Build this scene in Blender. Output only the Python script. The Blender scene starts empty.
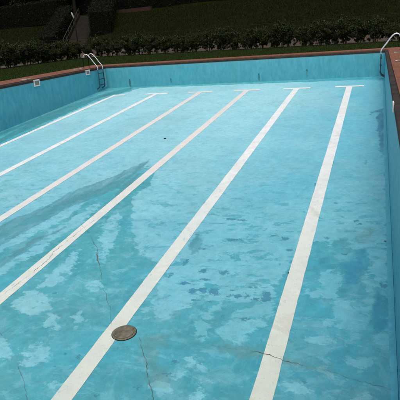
import bpy, bmesh, math, random
import numpy as np
from mathutils import Vector, Matrix, noise as mnoise

# outlines traced on the pool floor, in metres
PALE = [[(-0.887,-17.025),(-0.841,-16.12),(-0.769,-15.662),(-0.632,-14.921),(-0.413,-14.184),(-0.086,-13.414),(0.224,-12.761),(0.363,-12.132),(0.48,-11.681),(0.836,-11.97),(1.105,-12.971),(0.999,-13.631),(1.394,-14.58),(1.917,-15.587),(2.25,-16.085),(2.585,-16.27),(2.811,-16.426),(3.003,-16.635),(3.549,-16.775),(3.908,-16.772),(4.39,-16.748),(4.626,-16.28),(4.673,-15.598),(4.933,-15.222),(5.131,-15.405),(5.335,-15.103),(5.455,-15.431),(5.683,-15.336),(5.719,-15.833),(5.765,-16.327),(5.854,-16.566),(5.941,-16.352),(5.993,-15.427),(5.966,-12.408),(6.04,-0.69),(-4.742,-0.352),(-4.921,-1.288),(-5.304,-2.13),(-5.478,-3.366),(-5.503,-6.05),(-5.262,-8.853),(-5.288,-12.342)],[(2.901,-16.533),(3.547,-16.721),(3.601,-17.078),(3.496,-17.144),(3.449,-17.415),(3.372,-17.542),(3.3,-17.709),(3.114,-17.587),(2.97,-17.378),(2.923,-16.98)],[(2.874,-17.49),(3.006,-17.396),(3.071,-17.617),(3.068,-17.772),(2.994,-17.697)],[(3.2,-17.594),(3.374,-17.474),(3.378,-17.63),(3.288,-17.711)],[(3.999,-17.689),(4.076,-17.507),(4.191,-17.356),(4.376,-17.142),(4.505,-17.003),(4.61,-17.08),(4.596,-17.351),(4.516,-17.576),(4.418,-17.793),(4.338,-17.96),(4.188,-17.931),(4.036,-17.863)],[(3.586,-16.849),(4.429,-16.742),(4.556,-16.922),(4.362,-17.074),(4.138,-17.135),(3.802,-17.143),(3.635,-17.097)],[(3.71,-17.506),(3.829,-17.55),(3.938,-17.741),(3.97,-17.934),(3.894,-18.005),(3.771,-17.932),(3.706,-17.658)],[(3.662,-17.356),(3.835,-17.256),(3.919,-17.171),(3.891,-17.583),(3.793,-17.643)],[(5.062,-16.216),(5.389,-16.055),(5.379,-16.542),(5.377,-16.905),(5.157,-16.919),(5.07,-16.564)],[(5.412,-16.22),(5.543,-16.2),(5.526,-16.416),(5.449,-16.428)],[(5.328,-17.072),(5.417,-16.967),(5.53,-17.06),(5.643,-16.952),(5.761,-16.976),(5.776,-17.249),(5.745,-17.414),(5.617,-17.534),(5.558,-17.675),(5.485,-17.539),(5.395,-17.517),(5.324,-17.329)],[(5.832,-17.399),(5.918,-17.422),(5.958,-17.6),(5.916,-17.698),(5.812,-17.682),(5.79,-17.558)],[(5.017,-17.776),(5.206,-17.666),(5.394,-17.669),(5.389,-17.744),(5.111,-17.814)],[(5.471,-18.023),(5.604,-18.03),(5.693,-17.946),(5.755,-18.032),(5.716,-18.088),(5.555,-18.072)],[(5.108,-16.927),(5.435,-16.849),(5.618,-16.888),(5.441,-16.952),(5.2,-16.981)],[(5.233,-17.345),(5.357,-17.303),(5.369,-17.463),(5.255,-17.463)],[(5.093,-18.196),(5.364,-18.237),(5.568,-18.333),(5.472,-18.352),(5.248,-18.291)],[(4.918,-16.715),(5.088,-16.738),(5.157,-16.919),(5.007,-16.92)],[(5.659,-16.128),(5.829,-16.446),(5.806,-16.695),(5.659,-16.646)],[(0.972,-17.688),(1.034,-17.496),(1.036,-17.306),(1.224,-17.331),(1.409,-17.409),(1.689,-17.715),(1.604,-17.778),(1.494,-17.961),(1.351,-17.893)],[(1.714,-18.012),(1.688,-17.787),(1.853,-17.852),(2.057,-18.082),(2.052,-18.167),(1.886,-18.091),(1.792,-18.13)],[(2.069,-17.86),(2.104,-17.715),(2.276,-17.912),(2.24,-18.049)],[(1.067,-18.515),(1.275,-18.394),(1.516,-18.471),(1.768,-18.673),(1.802,-18.794),(1.583,-18.837),(1.451,-18.97)],[(1.923,-18.77),(1.928,-18.661),(1.86,-18.485),(1.964,-18.387),(2.128,-18.548),(2.258,-18.705),(2.165,-18.687),(2.134,-18.799),(1.981,-18.812)],[(2.479,-19.042),(2.541,-18.982),(2.662,-19.097),(2.588,-19.172)],[(1.815,-17.072),(1.939,-16.94),(2.121,-17.188),(1.999,-17.313)],[(1.661,-17.446),(1.778,-17.426),(1.889,-17.559),(1.775,-17.579)],[(1.111,-17.266),(1.09,-16.922),(1.067,-16.548),(1.042,-16.141),(1.144,-16.056),(1.333,-16.445),(1.409,-16.814),(1.384,-17.054),(1.297,-17.237)],[(1.162,-15.273),(1.045,-14.892),(1.04,-14.419),(1.278,-14.731),(1.522,-15.438),(1.667,-15.988),(1.796,-16.413),(1.581,-16.209)],[(-0.649,-15.815),(-0.598,-15.291),(-0.25,-14.978),(-0.211,-14.431),(-0.051,-13.99),(0.114,-14.032),(0.16,-14.55),(0.119,-15.033),(-0.018,-15.491),(-0.145,-15.916),(-0.305,-16.391)],[(0.225,-15.203),(0.294,-14.587),(0.372,-14.119),(0.576,-14.412),(0.566,-14.755),(0.625,-15.16),(0.525,-15.344),(0.474,-15.761),(0.333,-16.011),(0.097,-15.964)],[(-0.177,-16.921),(0.155,-16.33),(0.262,-15.905),(0.455,-15.764),(0.516,-16.282),(0.339,-16.583),(0.325,-17.304),(0.186,-17.469)],[(3.74,-17.838),(3.818,-17.804),(3.883,-18.008),(3.819,-18.038)],[(3.775,-18.231),(3.848,-18.235),(3.887,-18.418),(3.81,-18.33)],[(4.005,-18.428),(4.075,-18.43),(4.083,-18.494),(4.024,-18.522)],[(4.176,-18.617),(4.283,-18.61),(4.279,-18.672),(4.197,-18.688)],[(3.584,-18.83),(3.671,-18.766),(3.813,-18.842),(3.854,-19.006),(3.684,-19.014)],[(3.784,-18.586),(3.865,-18.554),(3.875,-18.647),(3.828,-18.672)],[(4.065,-18.848),(4.073,-18.638),(4.167,-18.798),(4.166,-18.994),(4.071,-18.96)],[(2.611,-19.015),(2.679,-18.922),(2.789,-19.025),(2.73,-19.128)],[(4.805,-18.488),(5.09,-18.49),(5.276,-18.566),(5.228,-18.66),(5.009,-18.622)],[(5.616,-18.551),(5.781,-18.503),(5.782,-18.597),(5.601,-18.635)],[(5.19,-12.564),(5.401,-12.553),(5.55,-13.736),(5.522,-14.862),(5.437,-15.019),(5.301,-14.206)],[(3.391,-15.899),(3.573,-15.741),(3.932,-15.626),(4.02,-15.881),(3.884,-16.089),(3.705,-16.114),(3.68,-16.36),(3.53,-16.262)]]
WET = [[(0.296,-11.125),(0.311,-11.289),(0.199,-11.532),(0.098,-11.845),(-0.008,-12.29),(-0.168,-12.646),(-0.321,-12.988),(-0.53,-13.381),(-0.613,-13.864),(-0.656,-14.365),(-0.795,-14.689),(-0.96,-14.953),(-1.021,-15.337),(-1.156,-15.876),(-0.571,-16.57),(-0.423,-16.107),(-0.351,-15.78),(-0.302,-15.393),(-0.221,-15.022),(-0.165,-14.58),(-0.006,-14.15),(0.193,-13.747),(0.369,-13.443),(0.397,-13.011),(0.427,-12.55),(0.427,-11.984),(0.407,-11.448)],[(0.611,-13.828),(0.52,-13.313),(0.469,-12.749),(0.471,-12.2),(0.536,-12.053),(0.594,-12.474),(0.645,-13.122),(0.669,-13.711),(0.716,-14.298),(0.673,-14.552)],[(0.346,-15.19),(0.246,-15.503),(0.041,-15.733),(0.009,-16.128),(-0.053,-16.321),(0.151,-16.185),(0.235,-15.71),(0.353,-15.406),(0.365,-15.008)],[(-0.104,-16.645),(0.021,-16.419),(0.078,-16.082),(0.212,-16.213),(0.159,-16.471),(0.125,-16.813),(0.043,-16.953)],[(5.567,-6.408),(5.969,-5.906),(5.952,-8.748),(5.941,-10.36),(5.896,-10.9),(5.853,-10.359),(5.829,-9.321),(5.778,-8.536),(5.827,-7.895),(5.744,-7.189),(5.853,-6.57)],[(5.597,-6.477),(5.737,-6.115),(5.683,-6.552),(5.574,-6.8)],[(5.326,-15.918),(5.475,-15.867),(5.546,-15.549),(5.629,-15.474),(5.648,-16.212),(5.554,-16.489),(5.401,-16.487)],[(5.805,-16.574),(5.948,-16.742),(5.93,-17.322),(5.79,-17.521),(5.753,-17.212),(5.784,-16.95)],[(2.905,-15.687),(2.929,-15.235),(3.118,-15.442),(3.182,-15.86),(3.087,-15.973)],[(4.993,-15.812),(5.16,-15.758),(5.159,-15.911),(5.018,-16.05)],[(-5.279,0.146),(-5.001,-0.794),(-5.129,-1.483),(-5.453,-1.836),(-5.677,-2.547),(-5.72,-2.921),(-5.653,-4.309),(-5.61,-5.879),(-5.624,-7.179),(-5.635,-8.338),(-5.466,-9.609),(-5.541,-11.301),(-6.231,-10.52),(-5.879,-9.075),(-6.139,-7.643),(-6.327,-6.137),(-6.358,-4.683),(-6.265,-3.252),(-6.092,-1.77),(-5.778,-0.885),(-5.429,-0.209)],[(-6.481,-8.301),(-6.458,-6.901),(-6.432,-5.295),(-6.265,-3.252),(-6.099,-3.537),(-6.196,-5.658),(-6.237,-7.211),(-6.173,-8.698),(-6.14,-10.623),(-6.417,-10.31)]]
RUST = [[(3.091,-18.097),(3.229,-17.992),(3.438,-17.994),(3.473,-18.179),(3.433,-18.297),(3.57,-18.514),(3.686,-18.748),(3.593,-18.798),(3.437,-18.54),(3.271,-18.328)],[(4.342,-18.069),(4.5,-18.056),(4.619,-18.086),(4.633,-18.153),(4.457,-18.17)],[(4.07,-18.066),(4.212,-18.02),(4.279,-18.098),(4.178,-18.154)],[(4.861,-18.142),(5.047,-18.172),(5.363,-18.222),(5.367,-18.267),(5.056,-18.235)],[(5.559,-15.076),(5.686,-14.693),(5.708,-15.128),(5.593,-15.212)]]
CHIPS = [(3.391,-14.588,0.121,0.038),(3.556,-14.593,0.103,0.034),(3.563,-15.388,0.063,0.065),(3.672,-15.356,0.079,0.032),(4.416,-15.23,0.069,0.061),(4.226,-15.161,0.047,0.026),(4.538,-15.615,0.059,0.039),(3.439,-16.977,0.053,0.064),(3.569,-16.93,0.066,0.075),(3.712,-16.933,0.079,0.079),(3.787,-16.997,0.039,0.036),(3.96,-17.019,0.039,0.031),(4.065,-17.002,0.064,0.043),(3.975,-16.866,0.039,0.02),(4.195,-16.981,0.038,0.057),(4.314,-17.034,0.05,0.04),(4.212,-16.751,0.039,0.025),(4.445,-16.891,0.051,0.06),(4.455,-17.011,0.075,0.07),(3.498,-16.659,0.055,0.024),(3.753,-16.408,0.031,0.042),(4.275,-17.493,0.053,0.025),(3.199,-15.755,0.078,0.04),(3.411,-16.429,0.057,0.057),(3.718,-16.442,0.07,0.056),(5.903,-16.46,0.049,0.05),(5.866,-16.44,0.019,0.038),(5.964,-16.45,0.016,0.025),(3.7,-18.421,0.043,0.029),(3.715,-18.616,0.031,0.015),(3.487,-18.895,0.03,0.016),(3.378,-18.652,0.021,0.012),(2.564,-18.555,0.034,0.033),(5.115,-18.455,0.029,0.023),(3.338,-16.807,0.027,0.026),(2.963,-16.612,0.029,0.055),(3.259,-16.793,0.055,0.052),(3.068,-16.203,0.045,0.092),(5.063,-15.135,0.045,0.043),(5.096,-13.679,0.035,0.038),(5.475,-14.439,0.048,0.041),(5.542,-14.553,0.039,0.032),(5.351,-15.638,0.042,0.028),(4.655,-12.709,0.039,0.058),(2.381,-18.518,0.021,0.017),(2.384,-18.818,0.011,0.012),(2.38,-18.75,0.009,0.012),(1.871,-18.137,0.01,0.012),(2.953,-18.278,0.012,0.017),(3.045,-18.279,0.011,0.012),(4.566,-17.88,0.008,0.012),(5.883,-16.867,0.009,0.016),(2.456,-17.924,0.012,0.02),(3.99,-17.479,0.012,0.013),(3.75,-17.2,0.019,0.012),(3.551,-17.184,0.039,0.019),(-2.438,-12.081,0.053,0.031),(-1.226,-14.979,0.021,0.046),(4.841,-11.353,0.026,0.217),(5.562,-11.267,0.021,0.179),(1.483,-17.343,0.014,0.012),(3.995,-18.396,0.021,0.013),(4.102,-18.256,0.011,0.012),(3.528,-17.711,0.01,0.012),(3.087,-19.068,0.01,0.012)]
CRACKS = [([(0.858,-15.349),(1.162,-15.678),(1.405,-15.949),(1.556,-16.212),(1.73,-16.487),(1.87,-16.685),(2.181,-17.151),(2.406,-17.497),(2.661,-17.909)],[2,2,8,12,14,10,4,3,3]),([(3.103,-18.095),(3.245,-18.297),(3.395,-18.498),(3.495,-18.677),(3.628,-18.881),(3.724,-19.033)],[4,7,9,9,7,5]),([(1.158,-18.245),(1.299,-18.326),(1.449,-18.403),(1.682,-18.596),(1.887,-18.778),(2.13,-19.002),(2.282,-19.161),(2.41,-19.341)],[6,8,8,6,7,8,6,6]),([(3.94,-18.035),(4.109,-18.077),(4.368,-18.081),(4.551,-18.082),(4.644,-18.099),(4.887,-18.17),(5.052,-18.204),(5.365,-18.252),(5.665,-18.342),(5.9,-18.38),(6.036,-18.408)],[1,2,3,5,9,6,4,3,3,4,4]),([(0.702,-17.981),(0.742,-17.38),(0.778,-16.938),(0.778,-16.387),(0.741,-16.18),(0.717,-15.925),(0.738,-15.529),(0.76,-15.101),(0.812,-14.731),(0.865,-13.971)],[3,4,5,8,9,6,5,4,2,1]),([(0.528,-14.991),(1.042,-15.534),(1.387,-15.915)],[2,2,3])]
LEAVES = [(-0.001,-9.245),(5.93,-15.163),(4.637,-16.321)]

S = bpy.context.scene
COL = S.collection
rnd = random.Random(7)
rng = np.random.default_rng(11)
XL, XR = -6.602, 6.018            # pool side walls (metres; far wall at y = 0)
YN = -22.2                        # near wall
D0, SL = 1.0512, 0.05836          # shallow depth, floor slope
def zf(y): return -(D0 - SL * y)

# ------------------------------------------------------------ mesh helpers
class MB:
    def __init__(self): self.v = []; self.f = []; self.smooth = False
    def add(self, vs, fs):
        k = len(self.v); self.v += [tuple(p) for p in vs]; self.f += [tuple(i + k for i in q) for q in fs]; return self
    def box(self, x0, x1, y0, y1, z0, z1, M=None, bev=0.0):
        if bev:
            bm = bmesh.new(); bmesh.ops.create_cube(bm, size=1)
            for v in bm.verts: v.co = Vector(((x0+x1)/2 + v.co.x*(x1-x0), (y0+y1)/2 + v.co.y*(y1-y0), (z0+z1)/2 + v.co.z*(z1-z0)))
            bmesh.ops.bevel(bm, geom=bm.edges[:], offset=bev, segments=2, affect='EDGES')
            bm.verts.index_update(); vs = [v.co.copy() for v in bm.verts]; fs = [[v.index for v in f.verts] for f in bm.faces]; bm.free()
        else:
            vs = [Vector(p) for p in ((x0,y0,z0),(x1,y0,z0),(x1,y1,z0),(x0,y1,z0),(x0,y0,z1),(x1,y0,z1),(x1,y1,z1),(x0,y1,z1))]
            fs = [(0,3,2,1),(4,5,6,7),(0,1,5,4),(1,2,6,5),(2,3,7,6),(3,0,4,7)]
        if M is not None: vs = [M @ p for p in vs]
        return self.add(vs, fs)
    def tube(self, pts, r, n=10, caps=True):
        pts = [Vector(p) for p in pts]; rr = r if isinstance(r, (list, tuple)) else [r]*len(pts)
        rings = []; up = None
        for i, p in enumerate(pts):
            t = (pts[min(i+1, len(pts)-1)] - pts[max(i-1, 0)]).normalized()
            if up is None: up = t.orthogonal().normalized()
            up = (up - t*up.dot(t)).normalized(); b = t.cross(up)
            rings.append([p + (up*math.cos(a) + b*math.sin(a))*rr[i] for a in [2*math.pi*k/n for k in range(n)]])
        vs = [q for g in rings for q in g]; fs = []
        for i in range(len(pts)-1):
            for k in range(n): fs.append((i*n+k, i*n+(k+1) % n, (i+1)*n+(k+1) % n, (i+1)*n+k))
        if caps: fs.append(tuple(range(n-1, -1, -1))); fs.append(tuple((len(pts)-1)*n+k for k in range(n)))
        return self.add(vs, fs)
    def lathe(self, prof, n=32, M=None):
        vs = []; fs = []
        for r, z in prof: vs += [Vector((r*math.cos(2*math.pi*k/n), r*math.sin(2*math.pi*k/n), z)) for k in range(n)]
        m = len(prof)
        for i in range(m-1):
            for k in range(n): fs.append((i*n+k, i*n+(k+1) % n, (i+1)*n+(k+1) % n, (i+1)*n+k))
        fs.append(tuple(range(n-1, -1, -1))); fs.append(tuple((m-1)*n+k for k in range(n)))
        if M is not None: vs = [M @ p for p in vs]
        return self.add(vs, fs)
    def build(self, name, mat, parent=None, smooth=False, loc=None):
        me = bpy.data.meshes.new(name); me.from_pydata(self.v, [], self.f); me.update()
        if smooth: me.polygons.foreach_set('use_smooth', [True]*len(me.polygons))
        return link(name, me, mat, parent, loc)
def link(name, me, mat, parent=None, loc=None):
    o = bpy.data.objects.new(name, me); COL.objects.link(o)
    if mat: me.materials.append(mat)
    if parent: o.parent = parent
    if loc is not None: o.location = loc
    return o
def np_mesh(name, V, F, mat, parent=None, attrs=None, tint=None):
    me = bpy.data.meshes.new(name); k = F.shape[1]
    me.vertices.add(len(V)); me.vertices.foreach_set('co', np.ascontiguousarray(V, np.float32).ravel())
    me.loops.add(F.size); me.loops.foreach_set('vertex_index', np.ascontiguousarray(F, np.int32).ravel())
    me.polygons.add(len(F)); me.polygons.foreach_set('loop_start', np.arange(0, F.size, k, dtype=np.int32))
    me.update(calc_edges=True)
    for n, a in (attrs or {}).items():
        at = me.attributes.new(n, 'FLOAT', 'POINT'); at.data.foreach_set('value', np.ascontiguousarray(a, np.float32))
    if tint is not None:
        at = me.attributes.new('tint', 'FLOAT', 'FACE'); at.data.foreach_set('value', np.ascontiguousarray(tint, np.float32))
    return link(name, me, mat, parent)
def thing(name, label, cat, loc=(0, 0, 0), rz=0.0, group=None):
    o = bpy.data.objects.new(name, None); COL.objects.link(o); o.location = loc; o.rotation_euler = (0, 0, rz)
    o.empty_display_size = .2; return tag(o, label, cat, group)
def tag(o, label=None, cat=None, group=None, kind=None):
    for k, v in (('label', label), ('category', cat), ('group', group), ('kind', kind)):
        if v: o[k] = v
    return o
def struct(o): o['kind'] = 'structure'; return o
def smooth_path(P, n=8):
    P = [Vector(p) for p in P]; out = []
    for i in range(len(P)-1):
        a, b, c, d = P[max(i-1, 0)], P[i], P[i+1], P[min(i+2, len(P)-1)]
        for k in range(n):
            t = k/n; out.append(.5*((2*b) + (c-a)*t + (2*a-5*b+4*c-d)*t*t + (3*b-a-3*c+d)*t**3))
    out.append(P[-1]); return out

# ------------------------------------------------------------ materials
class NT:
    def __init__(self, name):
        self.m = bpy.data.materials.new(name); self.m.use_nodes = True; self.t = self.m.node_tree
        self.b = self.t.nodes['Principled BSDF']
        self.co = self.t.nodes.new('ShaderNodeTexCoord').outputs['Object']
    def n(self, typ, **kw):
        x = self.t.nodes.new(typ)
        for k, v in kw.items(): setattr(x, k, v)
        return x
    def put(self, sock, val):
        if isinstance(val, bpy.types.NodeSocket): self.t.links.new(val, sock)
        else: sock.default_value = (*val, 1) if isinstance(val, tuple) and len(val) == 3 and sock.type == 'RGBA' else val
    def map(self, scale, loc=(0, 0, 0), rot=(0, 0, 0)):
        x = self.n('ShaderNodeMapping'); self.put(x.inputs[0], self.co); x.inputs['Scale'].default_value = scale
        x.inputs['Location'].default_value = loc; x.inputs['Rotation'].default_value = rot; return x.outputs[0]
    def noise(self, scale, detail=4, rough=.55, vec=None, dist=0.0):
        x = self.n('ShaderNodeTexNoise'); self.put(x.inputs['Vector'], vec if vec is not None else self.co)
        x.inputs['Scale'].default_value = scale; x.inputs['Detail'].default_value = detail
        x.inputs['Roughness'].default_value = rough; x.inputs['Distortion'].default_value = dist; return x.outputs['Fac']
    def math(self, op, a, b=0.0, c=0.0, clamp=False):
        x = self.n('ShaderNodeMath', operation=op, use_clamp=clamp)
        for i, v in enumerate((a, b, c)): self.put(x.inputs[i], v)
        return x.outputs[0]
    def rng(self, v, a, b, c=0.0, d=1.0, sm=False):
        x = self.n('ShaderNodeMapRange', interpolation_type='SMOOTHSTEP' if sm else 'LINEAR', clamp=True)
        for i, q in enumerate((v, a, b, c, d)): self.put(x.inputs[i], q)
        return x.outputs[0]
    def mix(self, f, a, b, mode='MIX'):
        x = self.n('ShaderNodeMix', data_type='RGBA', blend_type=mode, clamp_factor=True)
        self.put(x.inputs[0], f); self.put(x.inputs[6], a); self.put(x.inputs[7], b); return x.outputs[2]
    def attr(self, name): return self.n('ShaderNodeAttribute', attribute_name=name).outputs['Fac']
    def sep(self):
        x = self.n('ShaderNodeSeparateXYZ'); self.put(x.inputs[0], self.co); return x.outputs
    def bump(self, h, strength, dist=.01):
        x = self.n('ShaderNodeBump'); self.put(x.inputs['Height'], h); x.inputs['Strength'].default_value = strength
        x.inputs['Distance'].default_value = dist; self.put(self.b.inputs['Normal'], x.outputs[0])
    def out(self, color, rough=.5, spec=.5, metal=0.0):
        self.put(self.b.inputs['Base Color'], color); self.put(self.b.inputs['Roughness'], rough)
        self.put(self.b.inputs['Specular IOR Level'], spec); self.b.inputs['Metallic'].default_value = metal; return self.m

def m_floor():
    k = NT('painted_pool_floor'); X, Y, Z = k.sep()
    st = k.map((1, 1.5, 1)); st2 = k.map((1, 1.25, 1), (3, 1, 0), (0, 0, .3))
    n1 = k.noise(2.6, 10, .72, st, .5); n2 = k.noise(9, 8, .68, st2, .3); nb = k.noise(.33, 3, .5); nb2 = k.noise(.8, 4, .6, k.map((1, .7, 1), (7, 2, 0)))
    wob = k.math('ADD', k.math('MULTIPLY', k.math('SUBTRACT', n1, .5), .56), k.math('MULTIPLY', k.math('SUBTRACT', n2, .5), .17))
    P = k.rng(k.math('ADD', k.attr('pale'), wob), -.008, .020, sm=True)
    near = k.rng(Y, -10.0, -15.0)
    P = k.math('MULTIPLY', P, k.math('SUBTRACT', 1.0, k.math('MULTIPLY', near, k.math('MULTIPLY', .8, k.rng(k.noise(3.3, 9, .70, k.map((1, 1.5, 1), (21, 3, 0)), .4), .55, .585)))))
    W = k.rng(k.math('ADD', k.attr('wet'), k.math('MULTIPLY', wob, .6)), -.02, .025, sm=True)
    R = k.rng(k.math('ADD', k.attr('rust'), wob), -.12, .08, sm=True)
    cw = k.math('ADD', k.attr('chip'), k.math('ADD', k.math('MULTIPLY', wob, .12), k.math('MULTIPLY', k.math('SUBTRACT', k.noise(19, 6, .66, k.map((1, 1.3, 1)), .5), .51), .20)))
    C = k.rng(cw, -.003, .006); C2 = k.rng(cw, .012, .018)
    deep = k.rng(Y, -9.0, -18.5); right = k.rng(k.math('ADD', X, k.math('MULTIPLY', nb, 4)), 3.8, 7.2)
    far = k.rng(Y, -15.0, -5.0)
    # flecks left over from older coats of paint
    fl = k.rng(k.noise(7.5, 7, .7, k.map((1, 1.8, 1), (1, 5, 0)), .6), .60, .66)
    fl2 = k.rng(k.noise(1.5, 9, .72, k.map((1, 1.2, 1), (2, 9, 0), (0, 0, -.1)), .5), .52, .64)
    fl3 = k.rng(k.noise(3.4, 9, .72, k.map((1, 1.7, 1), (12, 9, 0)), .7), .545, .575)
    mid = k.mix(right, k.mix(k.rng(nb2, .4, .62), MID_G, MID_T), k.mix(k.rng(nb2, .4, .65), MID_B, MID_T))
    mid = k.mix(k.math('MULTIPLY', fl3, .38), mid, PALE_B)
    mid = k.mix(k.math('MULTIPLY', k.rng(k.noise(.9, 8, .7, k.map((1, 1.3, 1), (4, 4, 0)), .4), .5, .56), .45), mid, DARKER)
    pale = k.mix(k.rng(nb, .38, .62), PALE_A, PALE_B); pale = k.mix(k.math('MULTIPLY', right, .75), pale, PALE_R)
    pale = k.mix(k.math('MULTIPLY', far, k.math('SUBTRACT', 1.0, right)), pale, PALE_F)  # far floor whitened: grazing sheen put into the colour
    pale = k.mix(k.math('MULTIPLY', fl2, .26), pale, MID_T)
    pale = k.mix(k.math('MULTIPLY', fl, .22), pale, PALE_F)
    P = k.math('MULTIPLY', P, k.rng(k.noise(1.4, 7, .65, k.map((1, 1.2, 1), (5, 41, 0)), .3), .32, .62, k.rng(Y, -16.0, -10.0, .62, .85), 1.0))
    c = k.mix(P, mid, pale)
    c = k.mix(k.math('MULTIPLY', k.rng(k.noise(.55, 9, .68, k.map((1, .8, 1), (31, 7, 0)), .6), .47, .62, sm=True), k.rng(Y, -16.0, -8.0, .12, .30)), c, (.20, .41, .42))
    c = k.mix(k.math('MULTIPLY', k.rng(k.noise(1.9, 9, .7, k.map((1, .7, 1), (2, 17, 0)), .8), .52, .60), .20), c, (.28, .56, .60))
    c = k.mix(k.math('MULTIPLY', k.rng(k.noise(5.5, 8, .72, k.map((1, 1.2, 1), (9, 27, 0)), .5), .57, .62), .22), c, (.05, .25, .32))
    c = k.mix(k.math('MULTIPLY', W, k.math('ADD', k.rng(k.noise(2.2, 7, .65, k.map((2.6, .5, 1), (4, 1, 0), (0, 0, -.2)), .4), .35, .65, .38, .90), k.math('MULTIPLY', right, .2))), c, k.mix(right, WETC, k.mix(near, (.034, .215, .300), (.034, .265, .365))))
    c = k.mix(k.math('MULTIPLY', R, .36), c, (.12, .19, .13))
    c = k.mix(k.math('MULTIPLY', C, .75), c, (.030, .150, .215)); c = k.mix(k.math('MULTIPLY', C2, .8), c, (.045, .245, .36))
    # grey-green tone that strengthens toward the deep end
    c = k.mix(k.math('MULTIPLY', k.math('MULTIPLY', deep, .75), k.rng(k.noise(1.1, 6, .6), .35, .7, .0, .28)), c, (.10, .19, .15))
    sp = k.rng(k.noise(46, 2, .5), .735, .76); c = k.mix(k.math('MULTIPLY', sp, .55), c, (.03, .09, .11))
    g = k.rng(k.noise(9, 6, .7), .3, .7, .86, 1.10); g2 = k.rng(k.noise(120, 2, .6), .3, .7, .91, 1.07)
    c = k.mix(1.0, c, k.n('ShaderNodeCombineColor').outputs[0], 'MULTIPLY')
    cc = c.node.inputs[7].links[0].from_node; gg = k.math('MULTIPLY', g, g2)
    for i in range(3): k.put(cc.inputs[i], gg)
    ro = k.math('SUBTRACT', k.rng(n1, .3, .7, .52, .66), k.math('MULTIPLY', W, .30))
    k.bump(k.math('ADD', k.noise(30, 5, .6), k.math('MULTIPLY', P, .25)), .10, .004)
    return k.out(c, ro, .45)
MID_G, MID_T, MID_B, DARKER = (.060, .330, .360), (.060, .352, .420), (.034, .305, .405), (.034, .255, .295)
PALE_A, PALE_B, PALE_R, PALE_F = (.225, .530, .570), (.180, .485, .570), (.105, .430, .530), (.320, .620, .650)
WETC = (.062, .245, .255)
def m_wall():
    k = NT('painted_pool_wall'); X, Y, Z = k.sep()
    v = k.map((2.4, 2.4, 1.0)); n1 = k.noise(2.2, 8, .68, v, .5); n2 = k.noise(.7, 5, .6); n3 = k.noise(8, 6, .7)
    c = k.mix(k.rng(n1, .32, .68), (.043, .285, .365), (.086, .385, .455))
    c = k.mix(k.math('MULTIPLY', k.rng(n2, .45, .65), .55), c, (.068, .335, .375))
    c = k.mix(k.math('MULTIPLY', k.rng(k.math('ADD', Z, k.math('MULTIPLY', n3, .14)), -.19, -.08), .35), c, (.17, .36, .40))
    c = k.mix(k.math('MULTIPLY', k.rng(k.noise(3.4, 8, .72, k.map((2, 2, .5))), .54, .63), .45), c, (.14, .42, .47))
    c = k.mix(k.math('MULTIPLY', k.rng(k.noise(26, 3, .6), .66, .72), .4), c, (.035, .16, .20))
    k.bump(k.noise(28, 5, .6), .2, .006)
    return k.out(c, k.rng(n3, .3, .7, .42, .6), .4)
def m_line():
    k = NT('white_lane_paint'); X, Y, Z = k.sep()
    n1 = k.noise(5, 7, .68, None, .4); n2 = k.noise(60, 3, .6); n3 = k.noise(.6, 4, .6)
    c = k.mix(k.rng(k.math('ADD', Y, k.math('MULTIPLY', n3, 4)), -9, -17), (.76, .77, .73), (.56, .61, .51))
    c = k.mix(k.math('MULTIPLY', k.rng(n1, .42, .68), .42), c, (.46, .48, .41))
    c = k.mix(k.math('MULTIPLY', k.rng(n2, .60, .70), .6), c, (.38, .38, .32))
    c = k.mix(k.math('MULTIPLY', k.rng(k.noise(1.3, 8, .72, k.map((1, .8, 1), (3, 8, 0)), .7), .58, .66), .38), c, (.46, .39, .29))
    c = k.mix(k.math('MULTIPLY', k.rng(k.noise(10, 8, .75, k.map((1.6, .7, 1), (5, 1, 0))), .60, .64), .60), c, (.20, .44, .48))
    beige = k.math('MULTIPLY', k.math('MULTIPLY', k.rng(X, -2.0, -1.6), k.rng(X, 1.5, 1.2)), k.rng(k.math('ADD', Y, k.math('MULTIPLY', n3, 6)), -13.5, -9))
    c = k.mix(k.math('MULTIPLY', beige, .55), c, (.62, .55, .47))
    c = k.mix(k.math('MULTIPLY', k.rng(k.noise(.9, 7, .7, k.map((1, 1, 1), (14, 3, 0)), .5), .44, .62), .30), c, (.48, .58, .57))
    k.bump(n2, .12, .004); return k.out(c, .62, .35)
def m_plain(name, a, b, scale, rough=.6, spec=.4, metal=0.0, bump=.15, detail=6, lo=.35, hi=.65):
    k = NT(name); n1 = k.noise(scale, detail, .62); k.bump(k.noise(scale*4, 4, .6), bump, .005)
    return k.out(k.mix(k.rng(n1, lo, hi), a, b), k.rng(n1, .3, .7, rough*.88, min(1, rough*1.1)), spec, metal)
def m_brick():
    k = NT('red_brick_pavers'); x = k.n('ShaderNodeTexBrick'); k.put(x.inputs['Vector'], k.map((1, 1, 1), (0, 0, 0), (0, 0, math.pi/2)))
    x.inputs['Color1'].default_value = (.215, .080, .042, 1); x.inputs['Color2'].default_value = (.145, .055, .031, 1)
    x.inputs['Mortar'].default_value = (.105, .070, .052, 1); x.inputs['Scale'].default_value = 1.0
    x.inputs['Mortar Size'].default_value = .007; x.inputs['Mortar Smooth'].default_value = .3
    x.inputs['Brick Width'].default_value = .22; x.inputs['Row Height'].default_value = .11; x.inputs['Bias'].default_value = -.1
    c = k.mix(k.math('MULTIPLY', k.rng(k.noise(1.3, 7, .68), .45, .68), .45), x.outputs['Color'], (.24, .125, .088))
    c = k.mix(k.math('MULTIPLY', k.rng(k.noise(5, 6, .7), .56, .66), .5), c, (.085, .058, .045))
    k.bump(k.math('SUBTRACT', k.noise(40, 4, .6), x.outputs['Fac']), .5, .008); return k.out(c, .9, .12)
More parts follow.
